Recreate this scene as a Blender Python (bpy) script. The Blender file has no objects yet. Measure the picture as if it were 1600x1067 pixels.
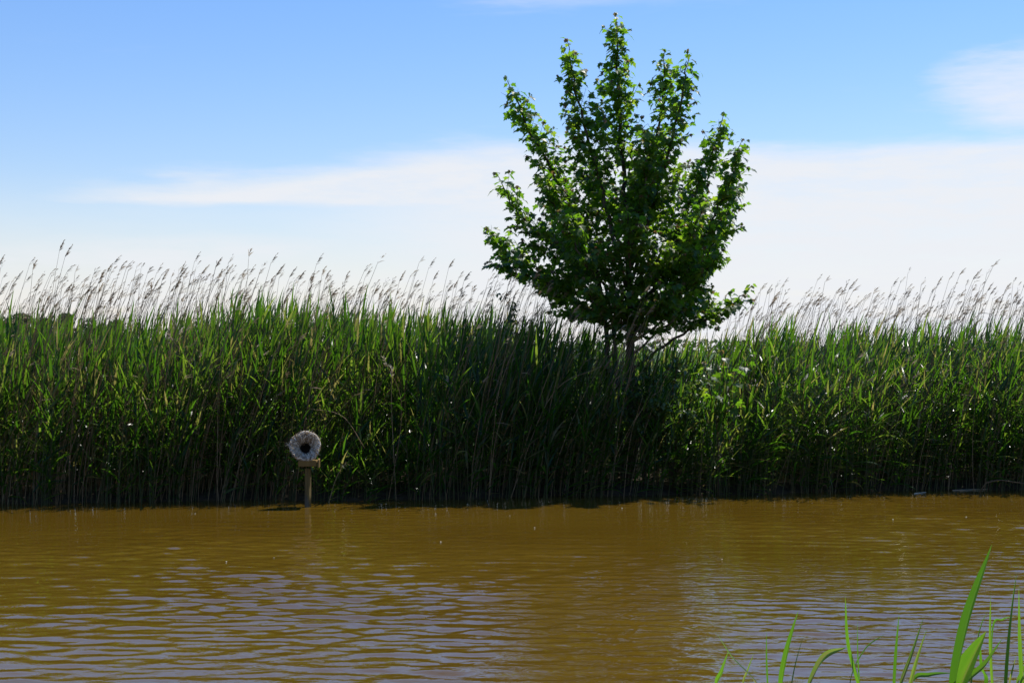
import bpy, math, random
import numpy as np
from mathutils import Vector, Matrix

rng = np.random.default_rng(7)
random.seed(7)
C = bpy.context.scene.collection
R = math.radians
scene = bpy.context.scene

# ------------------------------------------------------------------ camera
CAM_Z, F = 1.57, 2222.0                    # metres above the water, focal length in photo pixels
HOR = 550.0                                # photo row of the horizon
cam_d = bpy.data.cameras.new("camera")
cam_d.lens = 50.0; cam_d.sensor_width = 36.0
cam_d.clip_start = 0.05; cam_d.clip_end = 8000.0
cam = bpy.data.objects.new("camera", cam_d); C.objects.link(cam)
cam.location = (0, 0, CAM_Z)
cam.rotation_euler = (R(90) + math.atan((HOR - 533.5) / F), 0, 0)
scene.camera = cam

# ------------------------------------------------------------------ light
SUN_EL, SUN_AZ = 60.0, 47.0                # azimuth measured from +Y (away from the camera) towards +X
SUN_DIR = Vector((math.sin(R(SUN_AZ)) * math.cos(R(SUN_EL)), math.cos(R(SUN_AZ)) * math.cos(R(SUN_EL)), math.sin(R(SUN_EL))))
sun_d = bpy.data.lights.new("sun", 'SUN')
sun_d.energy = 4.9; sun_d.angle = R(0.55); sun_d.color = (1.0, 0.955, 0.87)
sun = bpy.data.objects.new("sun", sun_d); C.objects.link(sun)
sun.location = (30, 30, 40)
sun.rotation_euler = SUN_DIR.to_track_quat('Z', 'Y').to_euler()

scene.view_settings.view_transform = 'Standard'
scene.view_settings.look = 'None'
scene.view_settings.exposure = 0.33
scene.view_settings.gamma = 1.0
scene.view_settings.use_curve_mapping = False
SKY_STRENGTH, CLOUD_STRENGTH = 0.112, 0.73


class X:
    """small expression helper over Math nodes"""
    nt = None

    def __init__(self, s): self.s = s

    @staticmethod
    def m(op, *a, clamp=False):
        n = X.nt.nodes.new('ShaderNodeMath'); n.operation = op; n.use_clamp = clamp
        for i, v in enumerate(a):
            if isinstance(v, X): X.nt.links.new(v.s, n.inputs[i])
            else: n.inputs[i].default_value = v
        return X(n.outputs[0])

    def __add__(a, b): return X.m('ADD', a, b)
    __radd__ = __add__
    def __sub__(a, b): return X.m('SUBTRACT', a, b)
    def __rsub__(a, b): return X.m('SUBTRACT', b, a)
    def __mul__(a, b): return X.m('MULTIPLY', a, b)
    __rmul__ = __mul__


def ss(x, a, b, c=0.0, d=1.0):
    n = X.nt.nodes.new('ShaderNodeMapRange'); n.interpolation_type = 'SMOOTHSTEP'
    X.nt.links.new(x.s, n.inputs[0])
    for i, v in zip((1, 2, 3, 4), (a, b, c, d)): n.inputs[i].default_value = v
    return X(n.outputs[0])


def build_world():
    w = bpy.data.worlds.new("World"); scene.world = w; w.use_nodes = True
    nt = w.node_tree; nt.nodes.clear(); X.nt = nt
    N, L = nt.nodes.new, nt.links.new
    out = N('ShaderNodeOutputWorld')
    sky = N('ShaderNodeTexSky'); sky.sky_type = 'NISHITA'; sky.sun_disc = False
    sky.sun_elevation = R(SUN_EL); sky.sun_rotation = R(SUN_AZ)
    sky.air_density = 1.45; sky.dust_density = 0.0; sky.ozone_density = 6.0; sky.altitude = 0
    hs = N('ShaderNodeHueSaturation'); hs.inputs['Saturation'].default_value = 1.2
    L(sky.outputs[0], hs.inputs['Color'])
    b1 = N('ShaderNodeBackground'); b1.inputs[1].default_value = SKY_STRENGTH
    tint = N('ShaderNodeMix'); tint.data_type = 'RGBA'; tint.blend_type = 'MULTIPLY'; tint.inputs[0].default_value = 1.0
    tint.inputs[7].default_value = (0.96, 0.885, 1.07, 1); L(hs.outputs[0], tint.inputs[6])
    L(tint.outputs[2], b1.inputs[0])
    tc = N('ShaderNodeTexCoord')
    sep = N('ShaderNodeSeparateXYZ'); L(tc.outputs['Generated'], sep.inputs[0])
    dx, dy, dz = (X(sep.outputs[i]) for i in range(3))
    az = X.m('ARCTAN2', dx, dy) * 57.29578
    el = X.m('ARCSINE', dz) * 57.29578

    def noise(sx, sz, scale, detail, rough=0.55, off=0.0):
        mp = N('ShaderNodeMapping'); mp.inputs['Scale'].default_value = (sx, sx, sz)
        mp.inputs['Location'].default_value = (off, off * .7, off * 1.3)
        L(tc.outputs['Generated'], mp.inputs[0])
        n = N('ShaderNodeTexNoise'); n.inputs['Scale'].default_value = scale
        n.inputs['Detail'].default_value = detail; n.inputs['Roughness'].default_value = rough
        L(mp.outputs[0], n.inputs['Vector'])
        return X(n.outputs['Fac'])
    n1 = noise(1, 9, 3.0, 5, .55, 1.7)          # long stretched
    n2 = noise(1, 6, 11.0, 7, .6, 4.2)          # feathering
    el2 = el + (n1 - 0.5) * 1.9 + (n2 - 0.5) * 1.5
    top = ss(az, -18.0, 0.0, 6.45, 8.1)
    A = ss(el2 - top, 0.6, -0.7) * ss(az + (n2 - .5) * 5, -19.5, -14.0) * ss(az, 60.0, 120.0, 1.0, 0.0)
    # a clearer strip of sky below the streak on the left
    gap = ss(az, -11.0, 1.0, 1.0, 0.0) * ss(el + (n1 - .5) * 1.2 + (n2 - .5) * .5, 6.05, 5.65)
    A = A * (1.0 - gap * 0.78)
    low = ss(el2 + ss(az, -24., -12., .6, 0.0), 5.0, 4.0) * (0.55 + ss(n2, .35, .7) * .35)
    haze = ss(el, 7.5, 0.5) * 0.8
    px = X.m('POWER', (az - 22.0) * (1 / 6.0), 2.0) + X.m('POWER', (el + (n1 - .5) * 2 - 9.9) * (1 / 1.9), 2.0)
    P = ss(px + (n2 - .5) * 1.6, 1.15, 0.2) * 0.8
    wisp = ss(n1 + (n2 - .5) * .35, 0.60, 0.85) * 0.35
    M = X.m('MAXIMUM', X.m('MAXIMUM', A, low), X.m('MAXIMUM', P, haze))
    M = X.m('MAXIMUM', M, wisp)
    n3 = noise(1, 5, 26.0, 8, .62, 9.1)         # fine fibres of the cirrus
    M = M * ss(n3 + (n2 - .5) * .5, .30, .62, .80, 1.0)
    M = X.m('MULTIPLY', M, ss(n1, .2, .7, .86, 1.0), clamp=True)
    b2 = N('ShaderNodeBackground'); b2.inputs[0].default_value = (0.925, 0.95, 1.0, 1); b2.inputs[1].default_value = CLOUD_STRENGTH
    mix = N('ShaderNodeMixShader')
    L(M.s, mix.inputs[0]); L(b1.outputs[0], mix.inputs[1]); L(b2.outputs[0], mix.inputs[2])
    L(mix.outputs[0], out.inputs[0])


build_world()

# ------------------------------------------------------------------ helpers


def at(px, py, d):
    """photo pixel at depth d -> world point"""
    return np.array(((px - 800.0) / F * d, d, CAM_Z - (py - HOR) / F * d))


def tag(o, label=None, cat=None, group=None, kind=None):
    if label: o['label'] = label
    if cat: o['category'] = cat
    if group: o['group'] = group
    if kind: o['kind'] = kind
    return o


class Buf:
    def __init__(s): s.V, s.Q, s.T, s.R, s.n = [], [], [], [], 0

    def add(s, V, Q=None, T=None, r=0.0):
        V = np.asarray(V, dtype=np.float32)
        if Q is not None and len(Q): s.Q.append(np.asarray(Q, dtype=np.int32) + s.n)
        if T is not None and len(T): s.T.append(np.asarray(T, dtype=np.int32) + s.n)
        s.R.append(np.full(len(V), r, dtype=np.float32) if np.isscalar(r) else np.asarray(r, dtype=np.float32))
        s.V.append(V); s.n += len(V)
        return s

    def mesh(s, name, mat, smooth=True):
        me = bpy.data.meshes.new(name)
        V = np.concatenate(s.V)
        Q = np.concatenate(s.Q) if s.Q else np.zeros((0, 4), np.int32)
        T = np.concatenate(s.T) if s.T else np.zeros((0, 3), np.int32)
        me.vertices.add(len(V)); me.vertices.foreach_set('co', V.ravel())
        nl = Q.size + T.size
        me.loops.add(nl); me.loops.foreach_set('vertex_index', np.concatenate((Q.ravel(), T.ravel())))
        np_ = len(Q) + len(T)
        st = np.concatenate((np.arange(len(Q)) * 4, len(Q) * 4 + np.arange(len(T)) * 3)).astype(np.int32)
        me.polygons.add(np_); me.polygons.foreach_set('loop_start', st)
        me.polygons.foreach_set('use_smooth', np.full(np_, smooth, dtype=bool))
        a = me.attributes.new('rnd', 'FLOAT', 'POINT'); a.data.foreach_set('value', np.concatenate(s.R))
        me.update(calc_edges=True); me.validate()
        me.materials.append(mat)
        return me

    def obj(s, name, mat, parent=None, smooth=True):
        return link(name, s.mesh(name, mat, smooth), parent)


def link(name, data, parent=None):
    o = bpy.data.objects.new(name, data); C.objects.link(o)
    if parent: o.parent = parent
    return o


def empty(name, loc=(0, 0, 0)):
    o = bpy.data.objects.new(name, None); C.objects.link(o)
    o.location = loc; o.empty_display_size = 0.1
    return o


def unit(v):
    v = np.asarray(v, float); return v / (np.linalg.norm(v, axis=-1, keepdims=True) + 1e-9)


def ribbon(P, W, S):
    P = np.asarray(P, float); W = np.asarray(W, float)[:, None]; S = np.asarray(S, float)
    V = np.empty((len(P) * 2, 3)); V[0::2] = P - S * W / 2; V[1::2] = P + S * W / 2
    i = np.arange(len(P) - 1) * 2
    return V, np.stack((i, i + 1, i + 3, i + 2), 1)


def fold_ribbon(P, W, S, Nn, depth=0.25):
    """ribbon with a keel along its middle"""
    P = np.asarray(P, float); W = np.asarray(W, float)[:, None]
    n = len(P); V = np.empty((n * 3, 3))
    V[0::3] = P - S * W / 2 + Nn * W * depth; V[1::3] = P; V[2::3] = P + S * W / 2 + Nn * W * depth
    i = np.arange(n - 1) * 3
    Q = np.concatenate((np.stack((i, i + 1, i + 4, i + 3), 1), np.stack((i + 1, i + 2, i + 5, i + 4), 1)))
    return V, Q


def tube(P, rad, k=5, cap=True):
    P = np.asarray(P, float); n = len(P); rad = np.broadcast_to(np.asarray(rad, float), (n,))
    T = unit(np.gradient(P, axis=0))
    ref = np.array((0.13, 0.98, 0.1)) if abs(T[0][2]) > .5 else np.array((0.05, 0.1, 0.99))
    U = unit(np.cross(T, ref)); W = np.cross(T, U)
    a = np.arange(k) / k * 2 * math.pi
    V = (P[:, None, :] + rad[:, None, None] * (np.cos(a)[None, :, None] * U[:, None, :] + np.sin(a)[None, :, None] * W[:, None, :])).reshape(-1, 3)
    i = np.arange(n - 1)[:, None] * k; j = np.arange(k)[None, :]; j2 = (j + 1) % k
    Q = np.stack((i + j, i + j2, i + k + j2, i + k + j), -1).reshape(-1, 4)
    T3 = None
    if cap:
        V = np.concatenate((V, P[:1], P[-1:]))
        b, t = n * k, n * k + 1
        jj = np.arange(k); jn = (jj + 1) % k
        T3 = np.concatenate((np.stack((np.full(k, b), jn, jj), 1), np.stack((np.full(k, t), (n - 1) * k + jj, (n - 1) * k + jn), 1)))
    return V, Q, T3


def bez(pts, n):
    """smooth curve through the points (Catmull-Rom)"""
    p = [np.asarray(q, float) for q in pts]
    p = [2 * p[0] - p[1]] + p + [2 * p[-1] - p[-2]]
    out = []
    m = len(p) - 3
    for u in np.linspace(0, m, n):
        i = min(int(u), m - 1); t = u - i
        a, b, c, d = p[i:i + 4]
        out.append(.5 * (2 * b + (c - a) * t + (2 * a - 5 * b + 4 * c - d) * t * t + (3 * b - a - 3 * c + d) * t ** 3))
    return np.array(out)


# ------------------------------------------------------------------ materials


def mat(name):
    m = bpy.data.materials.new(name); m.use_nodes = True
    nt = m.node_tree; nt.nodes.clear(); X.nt = nt
    return m, nt.nodes.new, nt.links.new


def rnd_value(N, L):
    """0..1, different for every object or for every piece of a joined mesh"""
    at_ = N('ShaderNodeAttribute'); at_.attribute_name = 'rnd'
    oi = N('ShaderNodeObjectInfo')
    return X.m('FRACT', X(at_.outputs['Fac']) + X(oi.outputs['Random']))


def ramp(N, L, fac, stops):
    r = N('ShaderNodeValToRGB'); e = r.color_ramp.elements
    while len(e) < len(stops): e.new(0.5)
    for k, (p, c) in zip(e, stops): k.position = p; k.color = (*c, 1)
    L(fac.s, r.inputs[0]); return r.outputs[0]


def leaf_material(name, stops, tstops, trans=0.42, rough=0.42, spec=0.5, streak=0.0):
    m, N, L = mat(name)
    out = N('ShaderNodeOutputMaterial')
    r = rnd_value(N, L)
    geo = N('ShaderNodeTexCoord')
    no = N('ShaderNodeTexNoise'); no.inputs['Scale'].default_value = 9.0; no.inputs['Detail'].default_value = 3
    L(geo.outputs['Object'], no.inputs['Vector'])
    f = X.m('ADD', r, (X(no.outputs['Fac']) - .5) * 0.35, clamp=True)
    p = N('ShaderNodeBsdfPrincipled'); p.inputs['Roughness'].default_value = rough
    p.inputs['Specular IOR Level'].default_value = spec
    L(ramp(N, L, f, stops), p.inputs['Base Color'])
    t = N('ShaderNodeBsdfTranslucent'); L(ramp(N, L, f, tstops), t.inputs[0])
    mx = N('ShaderNodeMixShader'); mx.inputs[0].default_value = trans
    L(p.outputs[0], mx.inputs[1]); L(t.outputs[0], mx.inputs[2]); L(mx.outputs[0], out.inputs[0])
    return m


def plain_material(name, stops, rough=0.8, scale=(30, 30, 4), nscale=1.0, bump=0.3, spec=0.3, detail=5):
    m, N, L = mat(name)
    out = N('ShaderNodeOutputMaterial')
    r = rnd_value(N, L)
    tc = N('ShaderNodeTexCoord'); mp = N('ShaderNodeMapping'); mp.inputs['Scale'].default_value = scale
    L(tc.outputs['Object'], mp.inputs[0])
    no = N('ShaderNodeTexNoise'); no.inputs['Scale'].default_value = nscale; no.inputs['Detail'].default_value = detail
    L(mp.outputs[0], no.inputs['Vector'])
    f = X.m('ADD', r * 0.6, X(no.outputs['Fac']) * .75 - 0.17, clamp=True)
    p = N('ShaderNodeBsdfPrincipled'); p.inputs['Roughness'].default_value = rough
    p.inputs['Specular IOR Level'].default_value = spec
    L(ramp(N, L, f, stops), p.inputs['Base Color'])
    if bump:
        b = N('ShaderNodeBump'); b.inputs['Strength'].default_value = bump; b.inputs['Distance'].default_value = 0.01
        L(no.outputs['Fac'], b.inputs['Height']); L(b.outputs[0], p.inputs['Normal'])
    L(p.outputs[0], out.inputs[0])
    return m


M_reed = leaf_material("reed_leaf",
    [(0, (.011, .030, .005)), (.45, (.015, .041, .006)), (.75, (.024, .054, .009)), (.9, (.05, .075, .018)), (1, (.20, .155, .06))],
    [(0, (.075, .22, .009)), (.5, (.135, .32, .015)), (.8, (.27, .44, .028)), (1, (.42, .36, .10))], trans=.46, rough=.27, spec=.33)
M_reed_stem = plain_material("reed_stem", [(0, (.032, .052, .012)), (.5, (.055, .066, .018)), (1, (.12, .09, .035))], rough=.5, scale=(5, 5, 7), bump=0)
M_dry = plain_material("dry_reed", [(0, (.11, .068, .030)), (.5, (.20, .13, .062)), (1, (.33, .24, .13))], rough=.65, scale=(6, 6, 6), bump=0)
M_plume = leaf_material("reed_plume",
    [(0, (.17, .115, .075)), (.5, (.29, .21, .14)), (.85, (.40, .31, .21)), (1, (.55, .46, .34))],
    [(0, (.22, .15, .09)), (.6, (.36, .27, .17)), (1, (.6, .5, .36))], trans=.42, rough=.8, spec=.1)
M_maple = leaf_material("maple_leaf",
    [(0, (.018, .046, .008)), (.5, (.027, .066, .010)), (.9, (.040, .085, .013)), (1, (.06, .11, .02))],
    [(0, (.13, .33, .011)), (.5, (.24, .48, .018)), (1, (.42, .60, .035))], trans=.50, rough=.40)
M_maple_young = leaf_material("maple_leaf_young",
    [(0, (.10, .055, .03)), (.5, (.09, .09, .03)), (1, (.14, .08, .04))],
    [(0, (.30, .14, .06)), (.5, (.28, .26, .05)), (1, (.34, .2, .08))], trans=.4, rough=.45)
M_bark = plain_material("bark", [(0, (.035, .028, .02)), (.5, (.075, .06, .045)), (1, (.14, .12, .09))], rough=.9, scale=(40, 40, 8), bump=.6)
M_twig = plain_material("twig", [(0, (.05, .032, .02)), (1, (.12, .075, .045))], rough=.7, scale=(10, 10, 10), bump=0)
M_shrub = leaf_material("shrub_leaf",
    [(0, (.03, .06, .015)), (.6, (.045, .085, .02)), (1, (.08, .12, .03))],
    [(0, (.10, .2, .02)), (.6, (.16, .28, .03)), (1, (.3, .36, .06))], trans=.35, rough=.35)
M_far = leaf_material("distant_leaf",
    [(0, (.05, .07, .03)), (.6, (.075, .10, .045)), (1, (.10, .125, .06))],
    [(0, (.07, .11, .02)), (1, (.12, .17, .04))], trans=.3, rough=.6, spec=.2)
M_wood = plain_material("weathered_wood", [(0, (.08, .048, .012)), (.5, (.17, .105, .028)), (1, (.28, .18, .06))], rough=.85, scale=(22, 22, 3), bump=.4)
M_straw = leaf_material("straw", [(0, (.16, .10, .06)), (.3, (.44, .34, .23)), (.7, (.70, .62, .48)), (1, (.90, .84, .72))],
    [(0, (.3, .2, .1)), (.5, (.5, .38, .22)), (1, (.7, .6, .4))], trans=.3, rough=.7, spec=.2)
M_wicker = plain_material("wicker_dark", [(0, (.06, .04, .022)), (.6, (.17, .12, .07)), (1, (.30, .23, .14))], rough=.85, scale=(25, 25, 25), bump=.4)
M_foam = plain_material("foam", [(0, (.55, .52, .42)), (1, (.8, .78, .7))], rough=.6, bump=0)


def ground_material():
    m, N, L = mat("bank_soil")
    out = N('ShaderNodeOutputMaterial')
    tc = N('ShaderNodeTexCoord')
    n1 = N('ShaderNodeTexNoise'); n1.inputs['Scale'].default_value = .35; n1.inputs['Detail'].default_value = 8
    n2 = N('ShaderNodeTexNoise'); n2.inputs['Scale'].default_value = 14; n2.inputs['Detail'].default_value = 8
    L(tc.outputs['Object'], n1.inputs['Vector']); L(tc.outputs['Object'], n2.inputs['Vector'])
    sp = N('ShaderNodeSeparateXYZ'); L(tc.outputs['Object'], sp.inputs[0])
    soil = ramp(N, L, X(n2.outputs['Fac']), [(.3, (.022, .016, .009)), (.7, (.06, .045, .026))])
    grass = ramp(N, L, X(n1.outputs['Fac']) * .6 + X(n2.outputs['Fac']) * .4, [(.35, (.035, .07, .014)), (.65, (.075, .11, .03))])
    mx = N('ShaderNodeMix'); mx.data_type = 'RGBA'
    L(ss(X(sp.outputs[2]) + (X(n2.outputs['Fac']) - .5) * .1, .16, .30).s, mx.inputs[0])
    L(soil, mx.inputs[6]); L(grass, mx.inputs[7])
    p = N('ShaderNodeBsdfPrincipled'); p.inputs['Roughness'].default_value = .95; p.inputs['Specular IOR Level'].default_value = .2
    L(mx.outputs[2], p.inputs['Base Color'])
    b = N('ShaderNodeBump'); b.inputs['Strength'].default_value = .7; b.inputs['Distance'].default_value = .04
    L(n2.outputs['Fac'], b.inputs['Height']); L(b.outputs[0], p.inputs['Normal'])
    L(p.outputs[0], out.inputs[0])
    return m


def water_material():
    m, N, L = mat("canal_water")
    out = N('ShaderNodeOutputMaterial')
    tc = N('ShaderNodeTexCoord')
    n0 = N('ShaderNodeTexNoise'); n0.inputs['Scale'].default_value = .35; n0.inputs['Detail'].default_value = 4
    L(tc.outputs['Object'], n0.inputs['Vector'])
    col = ramp(N, L, X(n0.outputs['Fac']), [(.3, (.080, .0445, .0036)), (.7, (.106, .063, .006))])
    mp = N('ShaderNodeMapping'); mp.inputs['Scale'].default_value = (9, 17, 1)
    L(tc.outputs['Object'], mp.inputs[0])
    n1 = N('ShaderNodeTexNoise'); n1.inputs['Scale'].default_value = 1.0; n1.inputs['Detail'].default_value = 2.5
    n1.inputs['Distortion'].default_value = .4
    L(mp.outputs[0], n1.inputs['Vector'])
    sp = N('ShaderNodeSeparateXYZ'); L(tc.outputs['Object'], sp.inputs[0])
    patch = N('ShaderNodeTexNoise'); patch.inputs['Scale'].default_value = .55; patch.inputs['Detail'].default_value = 2
    L(tc.outputs['Object'], patch.inputs['Vector'])
    st = ss(X(patch.outputs['Fac']) + X(sp.outputs[0]) * 0.035, .38, .66, .25, 1.0)
    b = N('ShaderNodeBump'); b.inputs['Distance'].default_value = .008
    L((st * .55).s, b.inputs['Strength']); L(n1.outputs['Fac'], b.inputs['Height'])
    p = N('ShaderNodeBsdfPrincipled'); p.inputs['Roughness'].default_value = .025; p.inputs['IOR'].default_value = 1.333
    p.inputs['Specular IOR Level'].default_value = .7
    L(col, p.inputs['Base Color']); L(b.outputs[0], p.inputs['Normal'])
    L(p.outputs[0], out.inputs[0])
    return m


M_ground, M_water = ground_material(), water_material()

# ------------------------------------------------------------------ the setting: ground and water


def bank_y(x):
    x = np.asarray(x, float); xc = 14 * np.tanh(x / 14)
    return 15.33 + .142 * xc + .0065 * xc * xc + .10 * np.sin(1.7 * x + .6) + .06 * np.sin(4.1 * x) + .03 * np.sin(9.7 * x + 2)


def sstep(x, a, b):
    t = np.clip((np.asarray(x, float) - a) / (b - a), 0, 1); return t * t * (3 - 2 * t)


def ground_z(x, y):
    s = np.asarray(y, float) - bank_y(x)
    far = -1.1 + 1.00 * sstep(s, -3.2, -.2) + .19 * sstep(s, -.2, .28) + .21 * sstep(s, .6, 2.6)
    near = -1.1 + 1.32 * (1 - sstep(y, 2.3, 4.6))
    return np.maximum(far, near) + .015 * np.sin(3.1 * x + 1) * np.sin(2.7 * np.asarray(y, float))


xs = np.concatenate((-np.geomspace(4500, 14, 26), np.linspace(-13.5, 13.5, 136), np.geomspace(14, 4500, 26)))
ys = np.concatenate((-np.geomspace(400, 2, 12), np.linspace(-1.5, 6, 30), np.linspace(6.5, 13, 14), np.linspace(13.2, 20, 60), np.geomspace(20.5, 6000, 34)))
GX, GY = np.meshgrid(xs, ys)


def grid_quads(nx, ny):
    i = np.arange(ny - 1)[:, None] * nx; j = np.arange(nx - 1)[None, :]
    return np.stack((i + j, i + j + 1, i + nx + j + 1, i + nx + j), -1).reshape(-1, 4)


b = Buf(); b.add(np.stack((GX, GY, ground_z(GX, GY)), -1).reshape(-1, 3), grid_quads(len(xs), len(ys)))
tag(b.obj('ground', M_ground), 'low grassy banks and flat field beyond the canal', kind='structure')

wx = np.concatenate((-np.geomspace(400, 8, 24), np.linspace(-7.8, 7.8, 300), np.geomspace(8, 400, 24)))
wy = np.concatenate((np.linspace(2.2, 5.0, 20), np.linspace(5.03, 10.0, 260), np.linspace(10.02, 16.6, 260), [17.5], [18.5, 20.5]))
WX, WY = np.meshgrid(wx, wy)
WZ = np.zeros_like(WX)
wr = np.random.default_rng(3)
amp_mod = .78 + .55 * np.sin(.8 * WX + .5 * WY + 1) * np.sin(.45 * WY - .3 * WX) + .3 * np.sin(1.9 * WX + .7 + .6 * np.sin(WY)) * np.sin(1.3 * WY + .5 * WX)
amp_mod = np.clip(amp_mod, .28, 1.6)
shelter = .30 + .70 * sstep(bank_y(WX) - WY, .1, 4.5)
for k in range(80):
    lam = float(np.exp(wr.normal(math.log(.155), .42))); lam = min(max(lam, .085), .7)
    th = wr.normal(.10, .42); kk = 2 * math.pi / lam
    slope = .0140 * wr.uniform(.6, 1.3)
    ph = wr.uniform(0, 6.28)
    WZ += slope / kk * np.sin(kk * (WX * math.sin(th) + WY * math.cos(th)) + ph + .5 * np.sin(.9 * WX + k) + .4 * np.sin(.7 * WY + 2 * k))
fade = (1 - sstep(np.abs(WX), 7.6, 9)) * sstep(WY, 2.4, 4.5)
WZ *= amp_mod * shelter * fade
b = Buf(); b.add(np.stack((WX, WY, WZ), -1).reshape(-1, 3), grid_quads(len(wx), len(wy)))
tag(b.obj('water', M_water), 'rippled muddy brown canal water', kind='structure')

# ------------------------------------------------------------------ reeds of the far bank


def reed_leaf(r, base, a, ang, length, width, droop, roll, segs=5):
    """a tapering blade: leaves the stem at ang from the vertical, towards azimuth a"""
    t = np.linspace(0, 1, segs + 1)
    th = ang + droop * t ** 1.4
    ds = length / segs
    hx = np.concatenate(([0], np.cumsum(np.sin(th[:-1]) * ds))); hz = np.concatenate(([0], np.cumsum(np.cos(th[:-1]) * ds)))
    side = np.array((-math.sin(a), math.cos(a), 0)); out = np.array((math.cos(a), math.sin(a), 0))
    P = np.asarray(base) + hx[:, None] * out + hz[:, None] * np.array((0, 0, 1.0))
    P[:, 0] += .10 * length * t ** 2                         # the wind
    W = width * np.interp(t, [0, .12, .35, .7, 1], [.45, .85, 1, .6, .03])
    T = unit(np.gradient(P, axis=0)); Nn = np.cross(np.broadcast_to(side, T.shape), T)
    rr = roll + .5 * t * (r.random() - .5)
    S = side[None, :] * np.cos(rr)[:, None] + Nn * np.sin(rr)[:, None]
    return ribbon(P, W, S)


def reed_proto(seed, H=1.7, low=.14, n=None, spread=1.0):
    r = np.random.default_rng(seed)
    z = np.linspace(0, H, 8); t = z / H
    bx, by = r.uniform(.03, .18), r.normal(0, .05)
    P = np.stack((bx * t ** 2 * H * .6, by * t ** 2, z), 1)
    parts = [('stem', tube(P, np.interp(t, [0, 1], [.0045, .0018]), 3, cap=False))]
    n = n or int(r.integers(10, 13))
    plane = r.uniform(0, math.pi)
    zz = np.linspace(low * H, .97 * H, n) + r.normal(0, .02, n)
    for i, h in enumerate(zz):
        u = (h - low * H) / (H * (1 - low) + 1e-6)
        base = np.array((np.interp(h, z, P[:, 0]), np.interp(h, z, P[:, 1]), min(h, H)))
        a = plane + (i % 2) * math.pi + r.normal(0, .45)
        if math.cos(a) < 0 and r.random() < .35: a = math.pi - a        # blown over to the lee side
        ang = np.interp(u, [0, .5, .85, 1], [.85, .55, .32, .10]) * r.uniform(.6, 1.35) * spread
        droop = np.interp(u, [0, .6, 1], [.9, .5, .10]) * r.uniform(.1, 1.7) * spread ** 1.5
        ln = np.interp(u, [0, .3, .7, 1], [.26, .38, .40, .30]) * r.uniform(.8, 1.2)
        parts.append(('leaf', reed_leaf(r, base, a, ang, ln, r.uniform(.017, .028), droop, r.normal(0, .5))))
    return parts


NPROTO = 28
protos = [reed_proto(100 + i, spread=.9 if i < 14 else 1.45) for i in range(NPROTO)]
short_protos = [reed_proto(300 + i, H=1.0, low=.18, n=8) for i in range(8)]


def dry_proto(seed, H=2.3, full=1.0, bend=1.0, leaves=True):
    r = np.random.default_rng(seed)
    t = np.linspace(0, 1, 10); z = t * H
    bx = r.uniform(.14, .42) * bend; by = r.normal(0, .05)
    P = np.stack((bx * t ** 1.8 * H * .55 + r.normal(0, .004, 10), by * t ** 2 * H, z), 1)
    parts = [('stem', tube(P, np.interp(t, [0, .7, 1], [.0046, .0036, .0016]), 3, cap=False))]
    if leaves:
        for _ in range(int(r.integers(0, 3))):
            h = r.uniform(.35, .8) * H
            base = np.array((np.interp(h, z, P[:, 0]), np.interp(h, z, P[:, 1]), h))
            parts.append(('dead_leaf', reed_leaf(r, base, r.normal(0, .7), r.uniform(.3, 1.6), r.uniform(.08, .2), .009, r.uniform(.5, 2), r.normal(0, .6), 4)))
    d = unit(P[-1] - P[-2])
    L_ = r.uniform(.13, .20) * (0.7 + .3 * full)
    bb = Buf()
    for i in range(int(7 + 22 * full)):
        u = r.uniform(0, .9) ** 1.1
        droop = np.array((.35 * u * u, 0, -.10 * u * u)) * L_
        p0 = P[-1] - d * .03 + d * L_ * u + droop
        az = r.normal(0, 1.1)
        o = np.array((math.cos(az), math.sin(az) * .8, 0))
        ln = r.uniform(.03, .06) * (1.25 - u) * (1.1 if full > .6 else 1.4)
        dirv = unit(d * 1.0 + o * r.uniform(.15, .75) + np.array((.25, 0, -.05)))
        k = np.linspace(0, 1, 3)[:, None]
        Q_ = p0 + dirv * ln * k + np.array((.25, 0, -.35)) * ln * k * k * .6
        side = unit(np.cross(dirv, r.normal(0, 1, 3)))
        bb.add(*ribbon(Q_, np.array((.35, 1, .1)) * r.uniform(.005, .009) * (.75 + .3 * full), np.repeat(side[None], 3, 0)))
    parts.append(('plume', (np.concatenate(bb.V), np.concatenate(bb.Q))))
    return parts


dry_protos = [dry_proto(500 + i, full=[.9, .12, .25, .5, 0.0, .15][i % 6]) for i in range(18)]
PART_MAT = {'stem': M_reed_stem, 'leaf': M_reed, 'plume': M_plume, 'dead_leaf': M_dry}


def proto_meshes(parts, prefix, stem_mat):
    out = []
    for nm, g in parts:
        bb = Buf(); bb.add(*g)
        out.append((nm, bb.mesh(prefix + '_' + nm, stem_mat if nm == 'stem' else PART_MAT[nm])))
    return out


def place_matrix(loc, rz, lean_x, lean_y, sc, sz=None):
    return Matrix.Translation(loc) @ Matrix.Rotation(lean_x, 4, 'Y') @ Matrix.Rotation(lean_y, 4, 'X') @ Matrix.Rotation(rz, 4, 'Z') @ Matrix.Diagonal((sc, sc, sz or sc, 1))


def px_of(x, y): return 800 + x / y * F


def top_z(px):
    return np.interp(px, [-400, 0, 300, 560, 690, 800, 900, 960, 1010, 1080, 1160, 1300, 1600, 2000],
                     [1.76, 1.77, 1.93, 1.97, 1.88, 1.78, 1.66, 1.54, 1.50, 1.62, 1.73, 1.74, 1.74, 1.74])


BASKET_X, BASKET_Y = at(481, 787, 14.42)[0], 14.42
TREE = at(985, 600, 16.6); TREE_XY = TREE[:2]


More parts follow.
